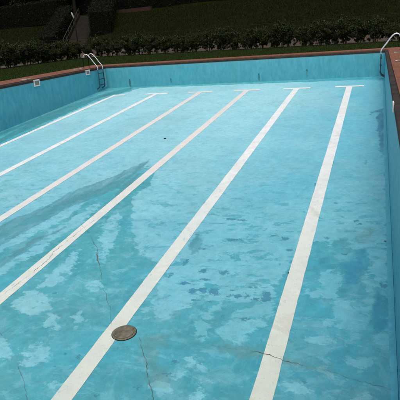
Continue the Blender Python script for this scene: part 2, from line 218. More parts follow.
def m_leaf(name, cols, spec=.08):
    k = NT(name); r = k.n('ShaderNodeValToRGB'); k.put(r.inputs[0], k.attr('tint')); e = r.color_ramp.elements
    e[0].position, e[1].position = cols[0][0], cols[-1][0]; e[0].color = (*cols[0][1], 1); e[1].color = (*cols[-1][1], 1)
    for p, cc in cols[1:-1]: e.new(p).color = (*cc, 1)
    return k.out(r.outputs[0], .6, spec)
def m_grass(name, a, b, dry):
    k = NT(name); n1 = k.noise(.35, 5, .6); n2 = k.noise(7, 7, .7)
    c = k.mix(k.rng(n2, .3, .7), a, b); c = k.mix(k.math('MULTIPLY', k.rng(n1, .48, .66), .55), c, dry)
    k.bump(k.noise(40, 5, .7), .8, .04); return k.out(c, 1.0, .02)

M = dict(
    floor=m_floor(), wall=m_wall(), line=m_line(), brick=m_brick(),
    trim=m_plain('dark_edge_tile', (.022, .017, .013), (.052, .038, .028), 3, .8, .15),
    crack=m_plain('crack_dirt', (.060, .052, .038), (.180, .165, .120), 22, .95, .1),
    algae=m_plain('algae_stain', (.035, .14, .15), (.055, .20, .22), 9, .7, .3),
    steel=m_plain('pale_steel_tube', (.58, .58, .57), (.70, .70, .69), 12, .34, .5, .55, .03),
    grime=m_plain('grimy_submerged_steel', (.018, .040, .052), (.040, .070, .085), 10, .6, .4, .2),
    white=m_plain('aged_white_plastic', (.62, .60, .54), (.74, .72, .67), 9, .5, .4),
    grey=m_plain('grey_plastic', (.20, .18, .15), (.30, .27, .22), 9, .55, .4),
    lid=m_plain('pale_cover_plastic', (.36, .33, .29), (.50, .47, .43), 8, .6, .35),
    drain=m_plain('rusty_grey_iron', (.095, .088, .058), (.185, .170, .122), 16, .8, .25, .1, .35),
    gap_dark=m_plain('gap_shade_black', (.010, .012, .012), (.020, .022, .020), 8, .9, .1),
    bark=m_plain('dark_bark', (.030, .022, .015), (.060, .046, .032), 14, .95, .1, 0, .6),
    soil=m_plain('pale_earth_path', (.040, .031, .020), (.085, .066, .048), 2.2, .95, .1, 0, .4),
    stone=m_plain('weathered_stone', (.020, .016, .011), (.038, .030, .022), 3.0, .9, .2, 0, .4),
    redwall=m_plain('reddish_masonry', (.026, .015, .009), (.042, .023, .014), 3.5, .9, .2, 0, .4),
    post=m_plain('dark_painted_post', (.005, .005, .004), (.009, .009, .007), 8, .8, .1),
    wire=m_plain('dull_wire', (.012, .012, .010), (.020, .020, .016), 8, .8, .1, 0),
    rail=m_plain('weathered_rail', (.030, .033, .030), (.05, .054, .05), 8, .7, .2, 0),
    lamp=m_plain('pale_lamp_glass', (.20, .19, .14), (.28, .27, .21), 6, .4, .4),
    dead=m_plain('dead_leaf', (.020, .015, .010), (.050, .034, .018), 30, .8, .2),
    lawn=m_grass('lawn_turf', (.012, .020, .003), (.021, .033, .006), (.030, .031, .008)),
    bank=m_grass('bank_turf', (.0056, .0076, .0012), (.0098, .0124, .0020), (.0140, .0134, .0030)),
    blade=m_leaf('grass_blades', [(0, (.012, .022, .003)), (.6, (.022, .039, .006)), (1, (.040, .052, .012))]),
    tuft=m_leaf('bank_grass_blades', [(0, (.0056, .0080, .0012)), (.6, (.0106, .0140, .0022)), (1, (.0200, .0200, .0045))]),
    shrub=m_leaf('shrub_leaves', [(0, (.012, .019, .005)), (.5, (.024, .036, .010)), (.86, (.046, .060, .020)), (1, (.095, .098, .055))]),
    hedge=m_leaf('clipped_hedge_leaves', [(0, (.004, .006, .002)), (.55, (.008, .011, .004)), (.85, (.016, .019, .006)), (1, (.050, .046, .014))]),
    crown=m_leaf('tree_leaves', [(0, (.004, .006, .003)), (.6, (.007, .010, .004)), (1, (.014, .017, .006))]),
    core=m_plain('hedge_twigs', (.004, .005, .003), (.007, .008, .005), 5, 1, 0),
)

# ------------------------------------------------------------ the pool
pool = thing('swimming_pool', 'empty outdoor swimming pool with worn pale blue paint and white lane lines', 'pool', (0, 0, 0))
def sdf(P, poly, cap=.6):
    Q = np.array(poly, float); d = np.full(len(P), -cap)
    lo, hi = Q.min(0)-cap, Q.max(0)+cap
    ix = np.nonzero((P[:, 0] > lo[0]) & (P[:, 0] < hi[0]) & (P[:, 1] > lo[1]) & (P[:, 1] < hi[1]))[0]
    if not len(ix): return d
    p = P[ix]; m = np.full(len(p), 1e9); ins = np.zeros(len(p), bool)
    for i in range(len(Q)):
        a, b = Q[i], Q[(i+1) % len(Q)]; e = b-a
        t = np.clip(((p-a)@e)/max(e@e, 1e-9), 0, 1); q = p-a-t[:, None]*e
        m = np.minimum(m, (q*q).sum(1))
        c = ((a[1] > p[:, 1]) != (b[1] > p[:, 1]))
        ins ^= c & (p[:, 0] < (b[0]-a[0])*(p[:, 1]-a[1])/(b[1]-a[1] if b[1] != a[1] else 1e-9)+a[0])
    m = np.sqrt(m); d[ix] = np.clip(np.where(ins, m, -m), -cap, cap); return d
gx = np.linspace(XL, XR, 500)
gy = np.concatenate([np.arange(YN, -20.0, .10), np.arange(-20.0, -14.0, .022), np.arange(-14.0, -8.0, .04), np.linspace(-8.0, 0, 100)])
GX, GY = np.meshgrid(gx, gy); P2 = np.stack([GX.ravel(), GY.ravel()], 1)
nx, ny = len(gx), len(gy); ii = (np.arange(ny-1)[:, None]*nx + np.arange(nx-1)[None, :]).ravel()
FF = np.stack([ii, ii+1, ii+nx+1, ii+nx], 1)
PALE.append([(-6.8, -9.8), (-4.2, -11.5), (-1.9, -15.8), (-2.2, -16.6), (-3.1, -16.9), (-3.6, -17.8), (-4.6, -17.6), (-5.3, -18.6), (-6.8, -18.2)])
def usd(polys):
    a = np.full(len(P2), -.6)
    for q in polys: a = np.maximum(a, sdf(P2, q))
    return a
chip = np.full(len(P2), -.6)
for cx, cy, rx, ry in CHIPS:
    q = (P2-np.array([cx, cy]))/np.array([rx, ry]); chip = np.maximum(chip, (1-np.sqrt((q*q).sum(1)))*min(rx, ry))
np_mesh('floor', np.stack([P2[:, 0], P2[:, 1], -(D0-SL*P2[:, 1])], 1), FF, M['floor'], pool,
        dict(pale=usd(PALE), wet=usd(WET), rust=usd(RUST), chip=np.clip(chip, -.6, .6)))
def wall(a, b, top=-.06):
    n = 40; V = []; F = []
    for i in range(n+1):
        t = i/n; x, y = a[0]+(b[0]-a[0])*t, a[1]+(b[1]-a[1])*t
        V += [(x, y, zf(y)), (x, y, top)]
    for i in range(n): F.append((2*i, 2*i+2, 2*i+3, 2*i+1))
    w = MB().add(V, F); return w.build('wall', M['wall'], pool)
walls = [wall((XL, 0), (XR, 0)), wall((XL, YN), (XL, 0)), wall((XR, 0), (XR, YN)), wall((XR, YN), (XL, YN))]
# painted cove where the right wall meets the floor
for sx, x in ((-1, XR),):
    c = MB(); V = []; n = 60
    for i in range(n+1):
        y = YN + (0-YN)*i/n; z = zf(y); V += [(x+sx*.003, y, z+.07), (x+sx*.022, y, z+.022), (x+sx*.07, y, z+.003)]
    F = []
    for i in range(n):
        for j in range(2): F.append((3*i+j, 3*i+j+1, 3*i+j+4, 3*i+j+3))
    c.add(V, F).build('cove', M['wall'], pool, True)
# pale joint strip by the far corner and algae streaks under the old inlets
MB().box(XL+.002, XL+.018, -.17, -.05, zf(-.11)+.08, -.13).build('joint_strip', m_plain('pale_joint_paint', (.16, .37, .42), (.20, .42, .46), 6, .55), pool)
for (x, z0, z1, w) in ((-5.40, -1.03, -.74, .055), (.84, -1.02, -.77, .035), (-3.30, -.96, -.80, .025), (2.91, -.95, -.70, .02)):
    V = []; F = []; n = 14
    for i in range(n+1):
        t = i/n; ww = w*(.35+.65*math.sin(math.pi*min(1, .25+t*.8)))*(1+.35*(rnd.random()-.5)); xo = x+.012*(rnd.random()-.5)
        z = z1+(z0-z1)*t; V += [(xo-ww, -.004, z), (xo+ww, -.004, z)]
    for i in range(n): F.append((2*i, 2*i+1, 2*i+3, 2*i+2))
    MB().add(V, F).build('algae_stain', M['algae'], pool)
    MB().lathe([(.001, 0), (.030, 0), (.034, .006), (.022, .012), (.018, .004), (.001, .004)], 16, Matrix.Translation((x, -.001, z1+.04)) @ Matrix.Rotation(math.pi/2, 4, 'X')).build('inlet', M['algae'], pool, True)
# dark tile nosing round the rim
prof = [(-.008, -.118), (-.012, -.112), (-.012, -.052), (-.004, -.036), (.010, -.030), (.112, -.030), (.112, -.08)]
V = []; F = []
for o, z in prof: V += [(XL-o, YN-o, z), (XR+o, YN-o, z), (XR+o, o, z), (XL-o, o, z)]
for i in range(len(prof)-1):
    for j in range(4): F.append((4*i+j, 4*i+(j+1) % 4, 4*i+4+(j+1) % 4, 4*i+4+j))
MB().add(V, F).build('edge_trim', M['trim'], pool)
# lane lines with their cross bars
def strip(b, x0, x1, y0, y1, n, jit, h):
    V = []; F = []
    for i in range(n+1):
        y = y0+(y1-y0)*i/n; z = zf(y)+h
        a = jit*mnoise.noise(Vector((y*3.1, x0*7, 1.7)))+jit*.6*mnoise.noise(Vector((y*13, x0*3, 4))); c = jit*mnoise.noise(Vector((y*3.1, x1*7, 9.2)))+jit*.6*mnoise.noise(Vector((y*13, x1*3, 2)))
        V += [(x0+a, y, z), (x1+c, y, z)]
    for i in range(n): F.append((2*i, 2*i+1, 2*i+3, 2*i+2))
    b.add(V, F)
for i in range(6):
    x = 4.751-2*i; b = MB()
    hw = (.110, .110, .108, .106, .104, .088)[i]; strip(b, x-hw, x+hw, -20.2, -2.10, 900, .0052, .004)
    strip(b, x-(.53 if i < 5 else .10), x+.53, -2.10, -1.88, 6, .004, .004); strip(b, x-.5, x+.5, -20.5, -20.2, 6, .004, .004)
    b.build('lane_line', M['line'], pool)
# cracks: ragged ribbons of dirt
def crack(pts, wid, h):
    P = [Vector((x, y, 0)) for x, y in pts]; Q = []; Wd = []
    for i in range(len(P)-1):
        n = max(4, int((P[i+1]-P[i]).length/.012))
        for k in range(n):
            t = k/n; Q.append(P[i].lerp(P[i+1], t)); Wd.append(wid[i]+(wid[i+1]-wid[i])*t)
    Q.append(P[-1]); Wd.append(wid[-1]); V = []; F = []; Wk = []
    for i, q in enumerate(Q):
        d = (Q[min(i+1, len(Q)-1)]-Q[max(i-1, 0)]).normalized(); nrm = Vector((-d.y, d.x, 0))
        s = q.x*9+q.y*11; off = .030*mnoise.noise(Vector((s*.30, 3, 1)))+.018*mnoise.noise(Vector((s*1.1, 8, 2)))+.017*mnoise.noise(Vector((s*3.1, 4, 6)))+.009*mnoise.noise(Vector((s*8.3, 1, 6)))
        w = Wd[i]*.00044*max(0, .62+1.7*mnoise.noise(Vector((s*.55, 5, 7)))+.8*mnoise.noise(Vector((s*2.9, 2, 7)))); Wk.append(w); c = q+nrm*off
        for e in (-w, w): p = c+nrm*e; V.append((p.x, p.y, zf(p.y)+h))
    run = []
    for i in range(len(Q)):
        on = i < len(Q)-1 and Wk[i]+Wk[i+1] > .0005
        if on: run.append(i)
        if not on and len(run) > 2:
            a = run[0]; m = len(run)+1
            MB().add(V[2*a:2*(a+m)], [(2*j, 2*j+2, 2*j+3, 2*j+1) for j in range(m-1)]).build('crack', M['crack'], pool)
        if not on: run = []
for i, (p, w) in enumerate(CRACKS): crack(p, w, .0065+.0004*i)
# skimmer mouths in the side walls
def skimmer(side, y, z, w, h):
    x = XL if side < 0 else XR; sg = 1 if side < 0 else -1
    Mx = Matrix.Translation((x+sg*.012, y, z)) @ Matrix.Rotation(sg*math.pi/2, 4, 'Z')      # local: x along wall, -y into the pool
    f = MB(); t = .045
    f.box(-w/2, w/2, -.016, .006, h/2-t, h/2, Mx, .004); f.box(-w/2, w/2, -.016, .006, -h/2, -h/2+t, Mx, .004)
    f.box(-w/2, -w/2+t, -.014, .006, -h/2+t, h/2-t, Mx); f.box(w/2-t, w/2, -.014, .006, -h/2+t, h/2-t, Mx)
    o = f.build('skimmer', M['white'], pool)
    g = MB(); g.box(-w/2+t, w/2-t, -.004, .006, -h/2+t, h/2-t, Mx)
    for j in range(4):
        zz = -h/2+t+(h-2*t)*(j+.5)/4; g.box(-w/2+t, w/2-t, -.011, -.004, zz-.008, zz+.012, Mx)
    g.build('weir_flap', M['grey'], o)
skimmer(-1, -5.60, -.155, .37, .25); skimmer(-1, -1.71, -.145, .36, .22); skimmer(1, -13.9, -.09, .20, .16)

# ------------------------------------------------------------ fittings
def ladder(name_label, x, side, y0, y1, ztop):
    t = thing('pool_ladder', name_label, 'ladder', (x, (y0+y1)/2, 0), 0, 'pool ladders')
    for y in (y0, y1):
        yy = y-(y0+y1)/2; s = side          # +1: deck lies toward +x
        top = smooth_path([(-.155*s, yy, -.10), (-.150*s, yy, .03), (.02*s, yy, .26), (.165*s, yy, .46), (.275*s, yy, .575), (.38*s, yy, .615), (.475*s, yy, .575), (.525*s, yy, .47)])
        o = MB().tube(top, .020, 12).build('handrail', M['steel'], t, True)
        po = MB().tube(smooth_path([(.525*s, yy, .472), (.545*s, yy, .30), (.55*s, yy, .0)], 6), .0195, 12).build('post', M['post'], t, True)
        MB().lathe([(.045, 0), (.045, .006), (.030, .012), (.024, .03), (.020, .032)], 20, Matrix.Translation((.55*s, yy, .002))).build('flange', M['grime'], po, True)
        leg = smooth_path([(-.155*s, yy, -.102), (-.16*s, yy, -.4), (-.16*s, yy, -.72), (-.15*s, yy, -.84), (-.10*s, yy, -.91), (-.02*s, yy, -.955), (-.002*s, yy, -.96)])
        l = MB().tube(leg, .021, 12).build('leg', M['grime'], t, True)
        MB().lathe([(.026, 0), (.030, .012), (.026, .024)], 14, Matrix.Translation((-.022*s, yy, -.958)) @ Matrix.Rotation(s*math.pi/2, 4, 'Y')).build('rubber_foot', M['grime'], l, True)
    for z in (-.27, -.53, -.79):
        MB().box(-.195*side if side > 0 else .125, -.125*side if side > 0 else .195, y0-(y0+y1)/2, y1-(y0+y1)/2, z-.014, z+.014, None, .006).build('rung', M['grime'], t)
    return t
ladder('steel pool ladder with pale curved handrails on the left pool wall', XL, -1, -1.03, -.55, 0)
ladder('steel pool ladder on the right pool wall beside the far corner', XR, 1, -1.08, -.60, 0)
def lid(x, y, s, label):
    b = MB(); b.box(-s/2, s/2, -s/2, s/2, 0, .012, None, .005); o = b.build('skimmer_lid', M['lid'], None, loc=(x, y, .006)); o.rotation_euler.z = rnd.uniform(-.05, .05)
    r = MB().lathe([(s*.30, .012), (s*.36, .015), (s*.38, .012), (s*.36, .010)], 24).build('lid_ring', M['grey'], o); 
    tag(o, label, 'lid', 'skimmer lids set in the brick paving')
lid(-6.99, -5.68, .30, 'pale square skimmer lid in left brick paving near the front white skimmer')
lid(-7.27, -1.40, .30, 'pale square skimmer lid in left brick paving next to the ladder handrails')
lid(6.42, -2.30, .26, 'pale square skimmer lid on right brick paving just in front of the ladder')
lid(6.37, -6.05, .26, 'pale square skimmer lid on right brick paving farther from the ladder')
# drain cover
dr = thing('drain_cover', 'round rusty grey drain cover on the white lane line of the deep end', 'drain cover', (2.905, -18.035, zf(-18.035)+.0055)); dr.rotation_euler.x = math.atan(SL)
R0 = .150
MB().lathe([(R0, 0), (R0, .005), (R0-.006, .009), (R0-.020, .010), (R0-.026, .007), (R0-.026, .002)], 56).build('rim', M['drain'], dr, True)
pr = [(R0-.027, .002), (R0-.028, .012), (R0-.034, .015)]
for q in (.105, .090, .075, .060, .045, .030): pr += [(q+.004, .0165+(.11-q)*.03), (q+.0025, .0140+(.11-q)*.03), (q-.0025, .0140+(.11-q)*.03), (q-.004, .0165+(.11-q)*.03)]
pr += [(.012, .0195)]
MB().lathe(pr, 56).build('grate', M['drain'], dr)
MB().lathe([(.001, -.002), (R0+.006, -.002), (R0+.005, .0015), (.001, .0015)], 56).build('gap_shade', M['gap_dark'], dr)  # shade of the gap round the cover, drawn as a flat dark disc
# fallen leaves
for (x, y), lb, s in zip(LEAVES, ('dark curled leaf lying between the third and fourth lane lines', 'tiny dark leaf on the pool floor close to the right wall', 'tiny dark leaf beside the left edge of the rightmost lane line'), (.055, .024, .020)):
    V = []; F = []; n = 8
    for i in range(n+1):
        t = i/n; w = .42*s*math.sin(math.pi*t)**.8+.001
        for e in (-1, 0, 1): V.append((s*(t-.5)*1.7, e*w, abs(e)*s*.45*math.sin(math.pi*t)+s*.35*(2*t-1)**2+.006))
    for i in range(n):
        for j in range(2): F.append((3*i+j, 3*i+j+1, 3*i+j+4, 3*i+j+3))
    o = MB().add(V, F).build('fallen_leaf', M['dead'], None, loc=(x, y, zf(y))); o.rotation_euler.z = rnd.uniform(0, 6)
    tag(o, lb, 'leaf', 'dead leaves on the pool floor')

# ------------------------------------------------------------ ground
def frame(name, outer, inner, z, mat, edge=0.0):
    (a, b, c, d), (e, f, g, h) = outer, inner      # x0,x1,y0,y1
    V = [(a, c, z), (b, c, z), (b, d, z), (a, d, z), (e, g, z), (f, g, z), (f, h, z), (e, h, z)]
    F = [(0, 1, 5, 4), (1, 2, 6, 5), (2, 3, 7, 6), (3, 0, 4, 7)]
    if edge:
        V += [(x, y, z-edge) for x, y, _ in V[:4]]; F += [(0, 8, 9, 1), (1, 9, 10, 2), (2, 10, 11, 3), (3, 11, 8, 0)]
        V += [(x, y, z-.06) for x, y, _ in V[4:8]]; F += [(4, 5, 13, 12), (5, 6, 14, 13), (6, 7, 15, 14), (7, 4, 12, 15)]
    return struct(MB().add(V, F).build(name, mat))
PX0, PX1, PY0, PY1 = -7.95, 9.2, -27.0, 1.03
frame('paving', (PX0, PX1, PY0, PY1), (XL-.105, XR+.105, YN-.105, .105), 0.0, M['brick'], .2)
frame('lawn', (-140, 140, -120, 140), (PX0+.01, PX1-.01, PY0+.01, PY1-.01), -.03, M['lawn'])
UD, VD, O0 = Vector((.9736, -.2284, 0)), Vector((.2284, .9736, 0)), Vector((0, 7.8, 0))
def xy(u, v): return O0+UD*u+VD*v
def vof(p): return (p.x-O0.x)*VD.x+(p.y-O0.y)*VD.y
def zg(v):
    t = v-2.8
    if t <= 0: return 0.0
    return min(t*.27, 3.55+.02*max(0, t-13)) if t < 12 or t > 14 else .27*t-.0625*.27*(t-12)**2*1.0
us = np.linspace(-95, 60, 160); vs = np.concatenate([np.linspace(2.6, 18, 60), np.linspace(19, 110, 30)])
V = []
for v in vs:
    for u in us:
        p = xy(u, v); hgt = zg(v) if v > 2.8 else -.12
        V.append((p.x, p.y, hgt+(.16*mnoise.noise(Vector((u*.22, v*.22, 0)))+.05*mnoise.noise(Vector((u*.9, v*.9, 3))))*min(1, max(0, (v-4.4)/2))))
ii = (np.arange(len(vs)-1)[:, None]*len(us)+np.arange(len(us)-1)[None, :]).ravel()
hill = np_mesh('hillside', np.array(V), np.stack([ii, ii+1, ii+len(us)+1, ii+len(us)], 1), M['bank']); struct(hill)
hill.data.polygons.foreach_set('use_smooth', [True]*len(hill.data.polygons))
def ribbon(name, pts, z, mat):
    V = []; F = []
    for a, b in pts: V += [(a[0], a[1], z), (b[0], b[1], z)]
    for i in range(len(pts)-1): F.append((2*i, 2*i+1, 2*i+3, 2*i+2))
    return struct(MB().add(V, F).build(name, mat))
V = []; F = []; vv_ = [.3, 1.2, 2.2, 2.8, 3.2, 3.6, 4.0, 4.4, 4.7]; uu_ = [-19.6+1.0*k for k in range(60)]
for u in uu_:
    for v in vv_:
        p = xy(u, v+.25*mnoise.noise(Vector((u*.4, 2, 1)))*(v > 4.5)); z = -.022 if v < 2.8 else zg(v)+.05+.02*mnoise.noise(Vector((u, v*2, 4))); 
        if v > 4.5: z -= .12
        V.append((p.x, p.y, z))
nv = len(vv_)
for a in range(len(uu_)-1):
    for b_ in range(nv-1): F.append((a*nv+b_, (a+1)*nv+b_, (a+1)*nv+b_+1, a*nv+b_+1))
struct(MB().add(V, F).build('path', M['soil']))
q = [(xy(-12.6, .3), xy(-12.6, 2.75)), ((-15.3, 9.6), (-17.6, 11.6)), ((-15.6, 2), (-17.8, 2)), ((-15.6, -22), (-17.8, -22))]
ribbon('path', q, -.020, M['soil'])
# grass blades on the strip of lawn round the pool
def blades(name, mat, X, Y, Z, hgt, wid):
    n = len(X); a = rng.uniform(0, 6.283, n); h = hgt*rng.uniform(.5, 1.2, n); w = wid*rng.uniform(.6, 1.3, n)
    dx, dy = np.cos(a)*w, np.sin(a)*w; lx, ly = rng.normal(0, .45, n)*h, rng.normal(0, .45, n)*h
    V = np.stack([np.stack([X-dx, Y-dy, Z], 1), np.stack([X+dx, Y+dy, Z], 1), np.stack([X+lx, Y+ly, Z+h], 1)], 1).reshape(-1, 3)
    tag(np_mesh(name, V, np.arange(3*n).reshape(-1, 3), mat, tint=np.clip(rng.beta(2, 2, n), 0, 1)), kind='stuff', label=None)
n = 260000; X = rng.uniform(-15.2, 10.5, n); Y = rng.uniform(-7, 11.0, n)
vv = (X-O0.x)*VD.x+(Y-O0.y)*VD.y
ok = (vv < .45) & ~((X > PX0-.01) & (Y < PY1+.01)); X, Y = X[ok], Y[ok]
blades('lawn_grass', M['blade'], X, Y, np.full(len(X), -.032), .055, .010)
n = 110000; U = rng.uniform(-45, 14, n); Vv = rng.uniform(2.9, 15.6, n)
Z = np.array([zg(v) for v in Vv]); Zn = np.array([(.16*mnoise.noise(Vector((u*.22, v*.22, 0)))+.05*mnoise.noise(Vector((u*.9, v*.9, 3))))*min(1, max(0, (v-4.4)/2)) for u, v in zip(U, Vv)])
blades('bank_grass', M['tuft'], O0.x+UD.x*U+VD.x*Vv, O0.y+UD.y*U+VD.y*Vv, Z+Zn-.01, .11, .022)

# ------------------------------------------------------------ planting
def leaves(C, size, flat=0.0, N=None):
    n = len(C); a = rng.normal(0, 1, (n, 3)); a /= np.linalg.norm(a, axis=1)[:, None]
    r = rng.normal(0, 1, (n, 3)); b = np.cross(a, r); b /= np.linalg.norm(b, axis=1)[:, None]
    L = (size*rng.uniform(.6, 1.3, n))[:, None]; Wd = L*.48
    return np.stack([C-a*L, C-b*Wd+a*L*.1, C+a*L, C+b*Wd+a*L*.1], 1).reshape(-1, 3), np.arange(4*n).reshape(-1, 4)
def shrub_proto(seed):
    r = np.random.default_rng(seed); C = []
    b = MB(); h = r.uniform(.92, 1.12); stems = []
    for i in range(r.integers(5, 8)):
        a = r.uniform(0, 6.28); R = r.uniform(.1, .38); x, y = R*math.cos(a), R*math.sin(a)
        pts = smooth_path([(x*.25, y*.25, -.08), (x*.45+r.normal(0, .03), y*.45, .22), (x*.8, y*.8+r.normal(0, .04), .5), (x*1.15, y*1.15, .82*h), (x*1.35+r.normal(0, .05), y*1.35+r.normal(0, .05), r.uniform(.98, 1.18)*h)], 3)
        b.tube(pts, [.016*(1-.6*k/len(pts)) for k in range(len(pts))], 6); stems.append((x, y))
    n = r.integers(18, 26); cl = []
    for i in range(n):
        a = r.uniform(0, 6.28); R = r.uniform(.40, .56)*math.sqrt(r.uniform(0, 1)); z = r.uniform(.42, .95)*h; cl.append((R*math.cos(a)*1.1, R*math.sin(a)*.9, z, r.uniform(.05, .16)))
    for x, y in stems: cl.append((x*1.0, y*1.0, r.uniform(.5, .8)*h, .16)); cl.append((x*.8, y*.8, r.uniform(.30, .5)*h, .08))
    for x, y in stems:
        for q in range(3): f = r.uniform(.5, 1.25); cl.append((x*f+r.normal(0, .06), y*f+r.normal(0, .06), r.uniform(.12, .5)*h, r.uniform(.04, .08)))
    for i in range(6): a = r.uniform(0, 6.28); R = r.uniform(.1, .5); cl.append((R*math.cos(a), R*math.sin(a), h*r.uniform(.92, 1.16), .055))
    for i in range(3): a = r.uniform(0, 6.28); cl.append((.25*math.cos(a), .22*math.sin(a), h*r.uniform(.95, 1.06), .08))
    T = []
    for cx, cy, cz, rad in cl:
        m = int(820*rad*rad/.04*.8)+12; d = r.normal(0, 1, (m, 3)); d /= np.linalg.norm(d, axis=1)[:, None]
        d *= rad*1.15*r.uniform(.05, 1.2, m)[:, None]**.7; C.append(d+np.array([cx, cy, cz])); T.append(np.clip(r.normal(.42, .2, m)+.10*(cz-.6)+r.normal(0, .06), 0, .93))
    C = np.concatenate(C); T = np.concatenate(T); T[r.uniform(0, 1, len(T)) < .022] = 1.0
    V, F = leaves(C, .034); return b, V, F, T
protos = []
NP = 8
def place_shrub(i, p, label, sc):
    k = i % NP if i < NP else rnd.randrange(NP)
    o = thing('shrub', label, 'shrub', (p[0], p[1], -.03), rnd.uniform(0, 6.28), 'shrubs of the hedge round the pool lawn'); o.scale = (sc*1.03, sc*1.03, sc)
    if k >= len(protos):
        b, V, F, T = shrub_proto(100+k); s = b.build('stem', M['bark'], o, True); f = np_mesh('foliage', V, F, M['shrub'], o, tint=T); protos.append((s, f))
    else:
        for src in protos[k]: c = src.copy(); COL.objects.link(c); c.parent = o
hp = [Vector((13.5, 4.63, 0)), Vector((6.8, 6.2, 0)), Vector((-4.7, 8.9, 0)), Vector((-12.6, 10.62, 0)), Vector((-14.3, 9.4, 0)), Vector((-14.9, 6.0, 0)), Vector((-15.0, 2.5, 0)), Vector((-15.05, -5.5, 0))]
def walk(pts, step, jit=0):
    out = []; d = 0.0; base = step
    for a, b in zip(pts, pts[1:]):
        L = (b-a).length
        while d < L: out.append(a.lerp(b, d/L)); d += base*(1+jit*rnd.uniform(-1, 1))
        d -= L
    return out
for i, p in enumerate(walk(hp, .62, .45)):
    side = p.x < -13.6
    lb = 'dark leafy shrub of the loose hedge along the left end of the lawn' if side else 'dark leafy shrub in the loose hedge row behind the far side of the pool'
    place_shrub(i, (p.x+rnd.uniform(-.08, .08), p.y+rnd.uniform(-.16, .16)), lb, rnd.choice((.78, .9, .98, 1.04, 1.1, 1.2))*(1.06 if side else .97))
# wire fence behind the shrubs
fe = thing('wire_fence', 'low dark wire fence with thin posts running along the loose hedge', 'fence', (0, 0, 0))
fp = [p+(VD*.38 if p.x > -13.5 else Vector((-.38, .15, 0))) for p in hp]
for p in walk(fp, 3.25): MB().tube([(p.x, p.y, -.1), (p.x, p.y, 1.36)], .028, 8).build('post', M['post'], fe, True)
for z, r in ((1.32, .013), (.9, .004), (.5, .004)): MB().tube([(p.x, p.y, z) for p in fp], r, 6).build('rail' if z > 1 else 'wire', M['wire'], fe, True)
# clipped hedges on the bank
def clipped(label, pts, width, height, dens, size, grp=None, zoff=0.0):
    L = []; path = []
    for a, b in zip(pts, pts[1:]):
        n = max(2, int((b-a).length/.6))
        path += [a.lerp(b, k/n) for k in range(n)]
    path.append(pts[-1]); V = []; F = []; n = len(path); C = []; T = []
    for i, p in enumerate(path):
        d = (path[min(i+1, n-1)]-path[max(i-1, 0)]).normalized(); nr = Vector((d.y, -d.x, 0)); z = zg(vof(p))-.15+zoff
        hh = height*(1+.05*mnoise.noise(Vector((i*.5, 1, 2)))); w = width/2*(1+.07*mnoise.noise(Vector((i*.6, 5, 2))))
        for s, zz in ((-w, 0), (-w*1.02, hh*.5), (-w*.9, hh), (w*.9, hh), (w*1.02, hh*.5), (w, 0)): q = p+nr*s*.93; V.append((q.x, q.y, z+zz*.95))
        if i < n-1:
            ln = (path[i+1]-p).length
            for s0, z0, s1, z1, up in ((-w, 0, -w, hh, 0), (-w, hh, w, hh, 1), (w, hh, w, 0, 0)):
                m = int(dens*ln*(2*w if up else hh)*(1.5 if up else 1))
                t = rng.uniform(0, 1, m); e = rng.uniform(0, 1, m); ss = s0+(s1-s0)*t+rng.normal(0, .06, m); zz = z0+(z1-z0)*t+rng.normal(0, .07 if up else .03, m)
                C.append(np.stack([p.x+nr.x*ss+d.x*e*ln, p.y+nr.y*ss+d.y*e*ln, z+zz+.03*np.sin(ss*9+e*7+i)], 1)); T.append(np.clip(rng.normal(.52 if up else .42, .22, m), 0, 1))  # top leaves tinted lighter: light from above put into their colour
    for i in range(n-1):
        for j in range(5): F.append((6*i+j, 6*i+j+1, 6*i+j+7, 6*i+j+6))
    F += [tuple(range(5, -1, -1)), tuple(6*(n-1)+j for j in range(6))]
    # leaves on the two ends
    for p, q in ((path[0], path[1]), (path[-1], path[-2])):
        d = (p-q).normalized(); nr = Vector((d.y, -d.x, 0)); m = int(dens*width*height); z = zg(vof(p))-.15+zoff
        ss = rng.uniform(-width/2, width/2, m); zz = rng.uniform(0, height, m); C.append(np.stack([p.x+nr.x*ss+d.x*.03, p.y+nr.y*ss+d.y*.03, z+zz], 1)); T.append(np.clip(rng.normal(.42, .22, m), 0, 1))
    C = np.concatenate(C); T = np.concatenate(T); Vl, Fl = leaves(C, size)
    o = thing('clipped_hedge', label, 'hedge', tuple(pts[0]), 0, grp); off = np.array(pts[0])
    np_mesh('foliage', Vl-off, Fl, M['hedge'], o, tint=T)
    MB().add([Vector(v)-pts[0] for v in V], F).build('twig_core', M['core'], o)
SD, SN, SB = Vector((-.40, .917, 0)), Vector((.917, .40, 0)), Vector((-21.45, 24.5, 0))
def sp(t, o): return SB+SD*t+SN*o
G = 'clipped hedges on the grassy bank'
clipped('long dark clipped hedge along the top of the bank left of the steps', [xy(-62, 14.6), xy(-30.6, 14.6)], 1.6, 2.35, 110, .060, G)
clipped('dark clipped hedge climbing the bank on the left side of the steps', [sp(-8.5, -2.3), sp(5.5, -2.3)], 1.3, 1.75, 150, .050, G)
clipped('tall dark clipped hedge climbing the bank on the right side of the steps', [sp(-5.5, 1.95), sp(6.5, 1.95)], 1.9, 2.2, 150, .050, G)
clipped('tall dark hedge crossing the top of the grassy bank right of the steps', [xy(-23.5, 17.4), xy(38, 17.4)], 1.8, 3.6, 70, .070, G)
clipped('tall black green hedge standing behind the head of the steps', [xy(-47, 20.5), xy(-21, 20.5)], 1.8, 5.5, 60, .08, G)
